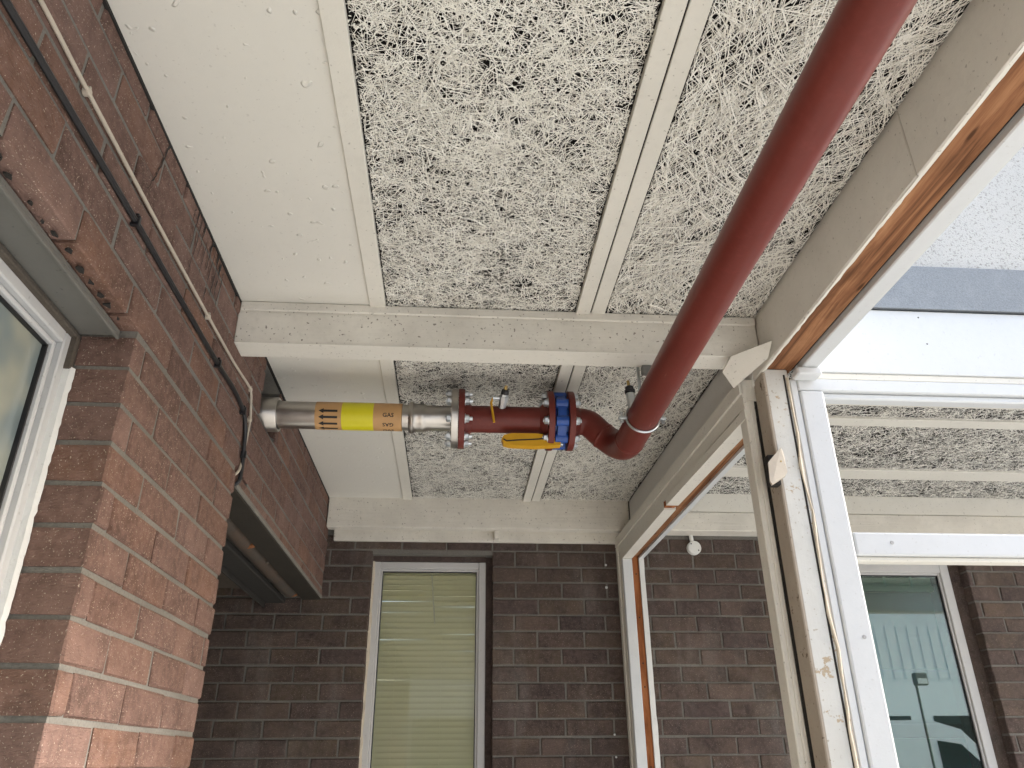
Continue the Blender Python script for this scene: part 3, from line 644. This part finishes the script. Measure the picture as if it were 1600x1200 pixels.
# near window in the left wall
lwn = thing('window', 'white framed window set back beside the brick pier on the left', 'window', (-.74, .6, GZ + .6))
FX = -.722; zt, zb_, y0_, y1_ = LB - .012, GZ + .6, -.86, YPA - .003
def fbar(dx0, dx1, a, nm, m, par, inset):
    gs = [box(FX - dx1, FX - dx0, y1_ - a - inset, y1_ - inset, zb_ + inset, zt - inset, .003), box(FX - dx1, FX - dx0 - .0004, y0_ + inset, y1_ - a - inset, zt - a - inset, zt - inset - .0003, .003), box(FX - dx1, FX - dx0 - .0004, y0_ + inset, y1_ - a - inset, zb_ + inset, zb_ + a + inset, .003), box(FX - dx1, FX - dx0, y0_, y0_ + a, zb_ + inset, zt - inset, .003)]
    return obj(nm, join(*gs), m, par)
lf = fbar(0, .06, .026, 'frame', UPVC, lwn, .003); fbar(.012, .05, .010, 'glazing_bead', UPVC, lf, .029); fbar(.020, .045, .003, 'gasket', BLACK, lf, .039)
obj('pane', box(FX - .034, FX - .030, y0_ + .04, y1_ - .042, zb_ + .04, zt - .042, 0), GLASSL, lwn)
gp2 = rough_bar((FX + .006, YPA - .006, zb_), (FX + .006, YPA - .006, .66), [(-.008, -.006, 0), (.005, -.005, 0), (.010, .004, 0), (-.008, .004, 0)], 160, .05, 9)
obj('white_filler', gp2, FILL, lwn); obj('dirty_gap', join(box(FX - .01, FX + .012, YPA - .014, YPA - .002, .655, LB - .01, .002), box(FX - .004, FX + .012, y0_, YPA - .015, LB - .020, LB - .009, .002)), DIRTM, lwn)
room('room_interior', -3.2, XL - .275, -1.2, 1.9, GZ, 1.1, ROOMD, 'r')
# ------------------------------------------------------------------ gas pipework
PY, PZ, PR = 2.345, 1.018, .0445
MX, MZ = .529, .885
sp_ = thing('steel_pipe', 'stainless steel gas pipe with yellow and ochre marker tape entering the brick wall', 'pipe', (-.3, PY, PZ))
obj('pipe_barrel', lathe((XL - .2, PY, PZ), (1, 0, 0), [(0, PR), (.46, PR)], 40), STEEL, sp_, True)
obj('wall_sleeve', join(lathe((XL - .12, PY, PZ), (1, 0, 0), [(0, PR + .012), (.150, PR + .012), (.154, PR + .010), (.154, PR + .0035), (.0, PR + .0035)], 40)), STEEL, sp_, True)
fit = obj('press_fitting', lathe((-.178, PY, PZ), (1, 0, 0), [(0, PR - .002), (.020, PR - .002), (.0205, PR + .004), (.026, PR + .0085), (.034, PR + .0085), (.039, PR + .003), (.046, PR + .002), (.058, PR + .002), (.066, PR + .0035), (.072, PR + .001), (.080, PR - .003), (.156, PR - .003)], 40), STEEL, sp_, True)
fl0 = obj('flange', lathe((-.020, PY, PZ), (1, 0, 0), [(0, PR), (0, .097), (.0015, .0985), (.020, .0985), (.0225, .097), (.0225, PR)], 48), STEEL, sp_, True)
def tape(x0, x1, r, m, nm): return obj(nm, lathe((x0, PY, PZ), (1, 0, 0), [(0, r - .0003), (.0003, r), (x1 - x0 - .0003, r), (x1 - x0, r - .0003)], 48), m, sp_, True)
tp1 = tape(-.455, -.371, PR + .0008, OCHRE, 'marker_tape'); tape(-.371, -.270, PR + .0012, YTAPE, 'marker_tape'); tp2 = tape(-.270, -.179, PR + .0008, OCHRE, 'marker_tape')
def wrap(pts2, faces, x0, ang, r, nm, par):
    """flat (u along +x, v around) shape wrapped on the pipe; ang measured from straight down towards the camera"""
    V = []
    for (u, v) in pts2:
        a = ang + v / r; V.append((x0 + u, PY - math.sin(a) * r, PZ - math.cos(a) * r))
    return obj(nm, (V, faces), INK, par)
def arrow_shape():
    P, F = [], []
    P = [(-.030, 0), (-.014, -.0085), (-.014, .0085), (-.016, -.0037), (-.016, .0037), (.030, -.0037), (.030, .0037), (-.014, 0)]
    return P, [(0, 1, 7), (0, 7, 2), (3, 5, 6, 4)]
P_, F_ = arrow_shape()
for a in (88, 62, 34, 6, -22, -50): wrap(P_, F_, -.413, R(a), PR + .0013, 'flow_arrow', tp1)
def text_mesh(s, size):
    cu = bpy.data.curves.new('lettering', 'FONT'); cu.body = s; cu.size = size; cu.align_x = 'CENTER'; cu.align_y = 'CENTER'; cu.resolution_u = 2; cu.offset = .0004
    o = bpy.data.objects.new('lettering', cu); COL.objects.link(o); dg = bpy.context.evaluated_depsgraph_get(); me = bpy.data.meshes.new_from_object(o.evaluated_get(dg))
    V = [(v.co.x, v.co.y) for v in me.vertices]; F = [tuple(p.vertices) for p in me.polygons]; bpy.data.objects.remove(o); bpy.data.curves.remove(cu); bpy.data.meshes.remove(me); return V, F
try:
    TV, TF = text_mesh('GAS', .0185)
    TV = [(x * 1.05, y) for x, y in TV]
    for a, flip in ((75, 1), (35, -1), (-3, 1), (-45, -1)): wrap([(x * flip, y * flip) for x, y in TV], TF, -.222, R(a), PR + .0012, 'lettering', tp2)
    SV, SF = text_mesh('NATURAL', .0055)
except Exception as ex: print('text', ex)

rs = thing('pipe_spool', 'short dark red flanged pipe between steel flange and blue valve', 'pipe', (.16, PY, PZ))
obj('pipe_barrel', lathe((.012, PY, PZ), (1, 0, 0), [(0, PR), (.30, PR)], 40), RED, rs, True)
FLP = [(0, PR), (0, .098), (.0015, .0995), (.0185, .0995), (.020, .098), (.020, PR)]
f1_ = obj('flange', lathe((.0035, PY, PZ), (1, 0, 0), FLP, 48), RED, rs, True); obj('hub', lathe((.0235, PY, PZ), (1, 0, 0), [(0, .062), (.006, .060), (.020, .0475), (.024, PR)], 32), RED, rs, True)
f2_ = obj('flange', lathe((.293, PY, PZ), (1, 0, 0), FLP, 48), RED, rs, True); obj('hub', lathe((.293, PY, PZ), (-1, 0, 0), [(0, .062), (.006, .060), (.020, .0475), (.024, PR)], 32), RED, rs, True)
def ring(x, sgn, par, rad=.080, **kw):
    for k in range(8):
        a = R(22.5 + 45 * k); obj('bolt', bolt((x, PY + math.cos(a) * rad, PZ + math.sin(a) * rad), (1, 0, 0), sgn, **kw), ZINC, par)
ring(.0237, 1, f1_); ring(-.0203, -1, fl0, tip=.004); ring(.2928, -1, f2_, tip=.003)
# brass test valve with little yellow lever on the spool
tv = thing('test_valve', 'small brass test valve with thin yellow lever on the red spool', 'valve', (.142, PY - .02, PZ + .04))
ax = Vector((.12, -.62, .62)).normalized(); q0 = Vector((.140, PY, PZ)) + ax * (PR - .003)
obj('body', join(lathe(q0, ax, [(0, .013), (.022, .013), (.024, .016), (.042, .016), (.043, .013), (.050, .012)], 8)), ZINC, tv); obj('cap', lathe(q0 + ax * .0505, ax, [(0, .0135), (.012, .0125), (.016, .009)], 10), BLACK, tv); obj('nipple', lathe(q0 + ax * .0668, ax, [(0, .006), (.012, .005)], 8), BRASS, tv)
s0 = q0 + ax * .034; sx_ = Vector((-1, 0, 0))
obj('spindle', lathe(s0 + sx_ * .014, sx_, [(0, .006), (.016, .006), (.017, .009), (.022, .009)], 8), ZINC, tv)
lv0 = s0 + sx_ * .036
obj('lever', tube([lv0 + Vector((.010, 0, 0)), lv0, lv0 + Vector((-.006, -.004, -.018)), lv0 + Vector((.004, -.006, -.088))], [.0032, .0035, .0042, .0036], 8), YELLOW, tv, True)

bv = thing('butterfly_valve', 'blue lug valve with orange lever between dark red flanges', 'valve', (.337, PY, PZ))
gs = [lathe((.3145, PY, PZ), (1, 0, 0), [(0, PR), (0, .066), (.046, .066), (.046, PR)], 40)]
obj('body', gs[0], BLUE, bv, True)
for k in range(8):
    a = R(22.5 + 45 * k); c = (.3165, PY + math.cos(a) * .078, PZ + math.sin(a) * .078); obj('lug', lathe(c, (1, 0, 0), [(0, .0155), (.002, .0175), (.040, .0175), (.042, .0155)], 14), BLUE, bv, True)
obj('body_rim', join(lathe((.3235, PY, PZ), (1, 0, 0), [(0, .066), (0, .0855), (.028, .0855), (.028, .066)], 40)), BLUE, bv, True)
lp = prism([(.335, PY - .034, .950), (.300, PY - .034, .955), (.250, PY - .034, .958), (.175, PY - .034, .957), (.152, PY - .034, .951), (.144, PY - .034, .938), (.150, PY - .034, .922), (.170, PY - .034, .916), (.250, PY - .034, .914), (.335, PY - .034, .920)], (0, .030, 0))
lv = obj('lever', lp, YELLOW, bv)
obj('lever_slot', tube([(.325, PY - .0345, .946), (.262, PY - .0345, .938), (.190, PY - .0345, .933), (.160, PY - .0345, .930), (.150, PY - .0345, .936)], .0022, 6), INK, lv)
obj('lever_shank', box(.300, .345, PY - .028, PY - .008, .922, .948, .003), ZINC, bv)

rp = thing('red_gas_pipe', 'long dark red gas pipe running along the canopy to the blue valve', 'pipe', (MX, 1.2, MZ))
path = [np.array((.364, PY, PZ))] + bez((.400, PY, PZ), (.045, 0, 0), (.478, PY - .012, .964), (.032, -.008, -.032), 9) + bez((.484, PY - .0135, .958), (.042, -.012, -.042), (MX, PY - .165, MZ), (0, -.060, 0), 15)[0:] + [np.array((MX, y, MZ)) for y in (2.1, 1.6, 1.0, .4, -.2, -1.2)]
obj('pipe_barrel', tube(path, PR, 40), RED, rp, True)
f3 = obj('flange', lathe((.3605, PY, PZ), (1, 0, 0), FLP, 48), RED, rp, True); obj('hub', lathe((.3805, PY, PZ), (1, 0, 0), [(0, .062), (.006, .060), (.020, .0475), (.024, PR)], 32), RED, rp, True)
ring(.3807, 1, f3, tip=.004)
wj = lathe((.478, PY - .012, .964), (.69, -.17, -.70), [(-.004, PR), (-.001, PR + .0018), (.003, PR + .0018), (.006, PR)], 40); obj('weld_seam', wj, RED, rp, True)
obj('weld_seam', lathe((MX, PY - .170, MZ), (0, -1, 0), [(-.004, PR), (-.001, PR + .0016), (.003, PR + .0016), (.006, PR)], 40), RED, rp, True)
# clamp and hanger
cl = thing('pipe_clamp', 'shiny zinc clamp ring around the red pipe just behind the beam', 'pipe clamp', (MX, 2.0, MZ))
CY = 2.005
obj('ring', tube([(MX + math.cos(a) * (PR + .003), CY + .012 * math.sin(a), MZ + math.sin(a) * (PR + .003)) for a in np.linspace(0, 2 * math.pi, 49)], .0038, 8, False), ZINC, cl, True)
obj('ring', tube([(MX + math.cos(a) * (PR + .002), CY + .006 + .012 * math.sin(a), MZ + math.sin(a) * (PR + .002)) for a in np.linspace(0, 2 * math.pi, 49)], .0022, 6, False), ZINC, cl, True)
for s in (-1, 1):
    x = MX + s * (PR + .012); obj('ear', box(min(x - .012, x + .012), max(x - .012, x + .012), CY - .006, CY + .008, MZ - .004, MZ + .004, .001), ZINC, cl); obj('bolt', join(lathe((x + s * .003, CY, MZ - .014), (0, 0, 1), [(0, .0055), (.007, .0055), (.0071, .003), (.026, .003), (.0262, .0055), (.031, .0055)], 6)), ZINC, cl)
obj('hanger_rod', tube([(MX, CY, MZ + PR), (MX, CY, ZC)], .005, 8), ZINC, cl); obj('channel', box(.526, .60, 1.945, 1.9642, 1.000, 1.0268, .002), GALV, cl)
tp = thing('test_point', 'capped test point with brass nipple beside the clamp on the red pipe', 'valve', (.475, 1.96, .93))
tb = Vector((MX - .030, 1.985, MZ + .022)); ta = Vector((-.10, -.02, 1)).normalized()
obj('body', lathe(tb, ta, [(0, .013), (.045, .013), (.047, .0115)], 10), ZINC, tp); obj('cap', lathe(tb + ta * .0475, ta, [(0, .0155), (.008, .0155), (.010, .012), (.018, .0125), (.022, .007)], 12), BLACK, tp); obj('nipple', lathe(tb + ta * .070, ta, [(0, .005), (.016, .0045)], 8), BRASS, tp)

# hole in the wall around the pipe
hl = obj('pipe_hole_lining', join(box(XL - .30, XL - .11, 2.237, 2.469, .969, 1.149, 0)), DARK, lw)

# ------------------------------------------------------------------ cables and small fittings
cx = XL + .008
bk = thing('black_cable', 'thick black cable clipped along the brick wall and round the pier', 'cable', (cx, 1.4, .9))
pb = [(-.8, .893), (0, .893), (.50, .891), (.737, .897), (.96, .900), (1.199, .903), (1.45, .902), (1.767, .903), (1.92, .908), (2.036, .897), (2.085, .865), (2.105, .80), (2.112, .74)]
obj('sheath', tube(smooth_path([(cx, y, z) for y, z in pb] + [(cx - .006, 2.108, .705), (cx - .05, 2.102, .690)], 6), .0060, 8), BLACK, bk, True)
for y, z in ((1.199, .903), (1.767, .903), (2.04, .895), (.62, .894), (2.106, .79)): obj('cable_tie', join(box(cx - .008, cx + .0085, y - .004, y + .004, z - .011, z + .010, .001), box(cx - .002, cx + .004, y - .002, y + .010, z + .008, z + .017, .001)), BLACK, bk)
wc = thing('cream_cable', 'thin cream cable clipped above the black cable on the brick wall', 'cable', (cx, 1.4, .97))
cy_ = XL + .0055
pw = [(-.8, .975), (0, .976), (.50, .974), (.793, .975), (.957, .971), (1.30, .968), (1.653, .970), (1.90, .974), (2.06, .985), (2.098, .978), (2.118, .94), (2.130, .908), (2.125, .85), (2.116, .80), (2.108, .76)]
obj('sheath', tube(smooth_path([(cy_, y, z) for y, z in pw] + [(cy_ - .004, 2.094, .73), (cy_ - .04, 2.098, .705)], 6), .0037, 8), CABW, wc, True)
for y, z in ((.957, .971), (1.653, .970), (2.088, .984), (2.128, .905), (.45, .974)): obj('cable_clip', join(lathe((XL - .001, y, z), (1, 0, 0), [(0, .0075), (.009, .0075), (.011, .005)], 8), lathe((XL, y, z + .009), (1, 0, 0), [(0, .003), (.008, .003)], 6)), CABW, wc)
jb = thing('junction_box', 'small round white junction box on the dark brick wall', 'junction box', (1.186, YW, .957))
obj('lid', lathe((1.186, YW, .950), (0, -1, 0), [(0, .034), (.022, .034), (.026, .031), (.027, .0)], 28), PLAST, jb, True)
obj('conduit', tube([(1.180, YW - .012, .978), (1.176, YW - .012, 1.02)], .010, 12), PLAST, jb, True)
for (dx, dz) in ((-.016, .018), (.018, -.014)): obj('screw', lathe((1.186 + dx, YW - .0268, .950 + dz), (0, -1, 0), [(0, .0035), (.001, .003)], 8), DARK, jb)
for (x, z, rr_) in ((.742, .865, .006), (.738, .757, .007), (.735, .11, .005), (.736, .02, .005)):
    tag(obj('plaster_dab', lathe((x, YW + .001, z), (0, -1, 0), [(0, rr_), (.003, rr_ * .8), (.0045, rr_ * .3)], 9), FILL, bw))

# ------------------------------------------------------------------ what the windows mirror: the yard behind the camera
ob_ = thing('opposite_building', 'long white clad building across the yard, mirrored in the right window', 'building', (9, -13, GZ))
CLAD = mat_plain('white cladding', (.78, .80, .81), .6, var=.15); ROOFG = mat_plain('grey roof sheet', (.10, .10, .11), .7)
gs = []
for i in range(90): gs.append(box(-8 + i * .3, -8 + i * .3 + .2, -12.999, -12.98, 1.9, 3.2, 0))
obj('wall', box(-8, 19, -19, -13, GZ, 4.4, 0), CLAD, ob_); obj('cladding_ribs', join(*gs), CLAD, ob_); obj('roof', prism([(-8.3, -12.7, 4.4), (-8.3, -19.3, 4.4), (-8.3, -16, 5.8)], (27.6, 0, 0)), ROOFG, ob_)
obj('canopy_band', box(-8, 19, -13.6, -13.05, 1.55, 1.98, .01), ROOFG, ob_)
for i in range(12): obj('window', box(-7.5 + i * 2.2, -5.9 + i * 2.2, -13.05, -12.99, -.6, 1.0, 0), mat_plain('dark glazing', (.03, .04, .045), .08) if i == 0 else bpy.data.materials['dark glazing'], ob_)

van = thing('parked_van', 'white van parked in the yard, mirrored in the right window', 'van', (6.6, -4.4, GZ))
prof = [(0, .35), (0, 1.75), (.25, 2.05), (2.9, 2.08), (3.35, 1.95), (4.0, 1.25), (4.75, 1.05), (4.9, .8), (4.9, .35)]
obj('body', prism([(4.2 + a, -4.4, GZ + b) for a, b in prof], (0, -1.8, 0)), mat_plain('white van paint', (.70, .72, .74), .25, var=.05), van)
obj('side_window', prism([(7.15, -4.392, GZ + 1.2), (7.15, -4.392, GZ + 1.8), (7.5, -4.392, GZ + 1.75), (8.0, -4.392, GZ + 1.25)], (0, -.02, 0)), bpy.data.materials['dark glazing'], van)
obj('windscreen', prism([(7.60, -4.5, GZ + 1.93), (8.22, -4.5, GZ + 1.28), (8.22, -6.1, GZ + 1.28), (7.60, -6.1, GZ + 1.93)], (.02, 0, .02)), bpy.data.materials['dark glazing'], van)
for x in (5.1, 8.2):
    for y in (-4.38, -6.02): wh = obj('wheel', lathe((x, y, GZ + .34), (0, -1, 0), [(0, .2), (0, .31), (.03, .34), (.17, .34), (.2, .31), (.2, .2)], 24), BLACK, van, True); obj('rim', lathe((x, y + .005, GZ + .34), (0, -1, 0), [(0, .03), (0, .19), (.03, .2)], 16), ZINC, wh)
for y in (-4.5, -6.0): obj('headlight', box(9.05, 9.11, y - .12, y + .05, GZ + .75, GZ + .92, .02), PLAST, van)
fl_ = thing('floodlight', 'floodlight on a thin pole in the yard, mirrored in the right window', 'floodlight', (5.15, -1.2, GZ))
obj('pole', tube([(5.15, -1.2, GZ), (5.15, -1.2, .74)], .014, 10), GALV, fl_); obj('housing', box(5.08, 5.22, -1.14, -1.06, .73, .86, .01), GALV, fl_); obj('lens', box(5.095, 5.205, -1.0595, -1.055, .745, .80, .002), PLAST, fl_); obj('bracket', box(5.13, 5.17, -1.21, -1.141, .74, .78, .004), ZINC, fl_)
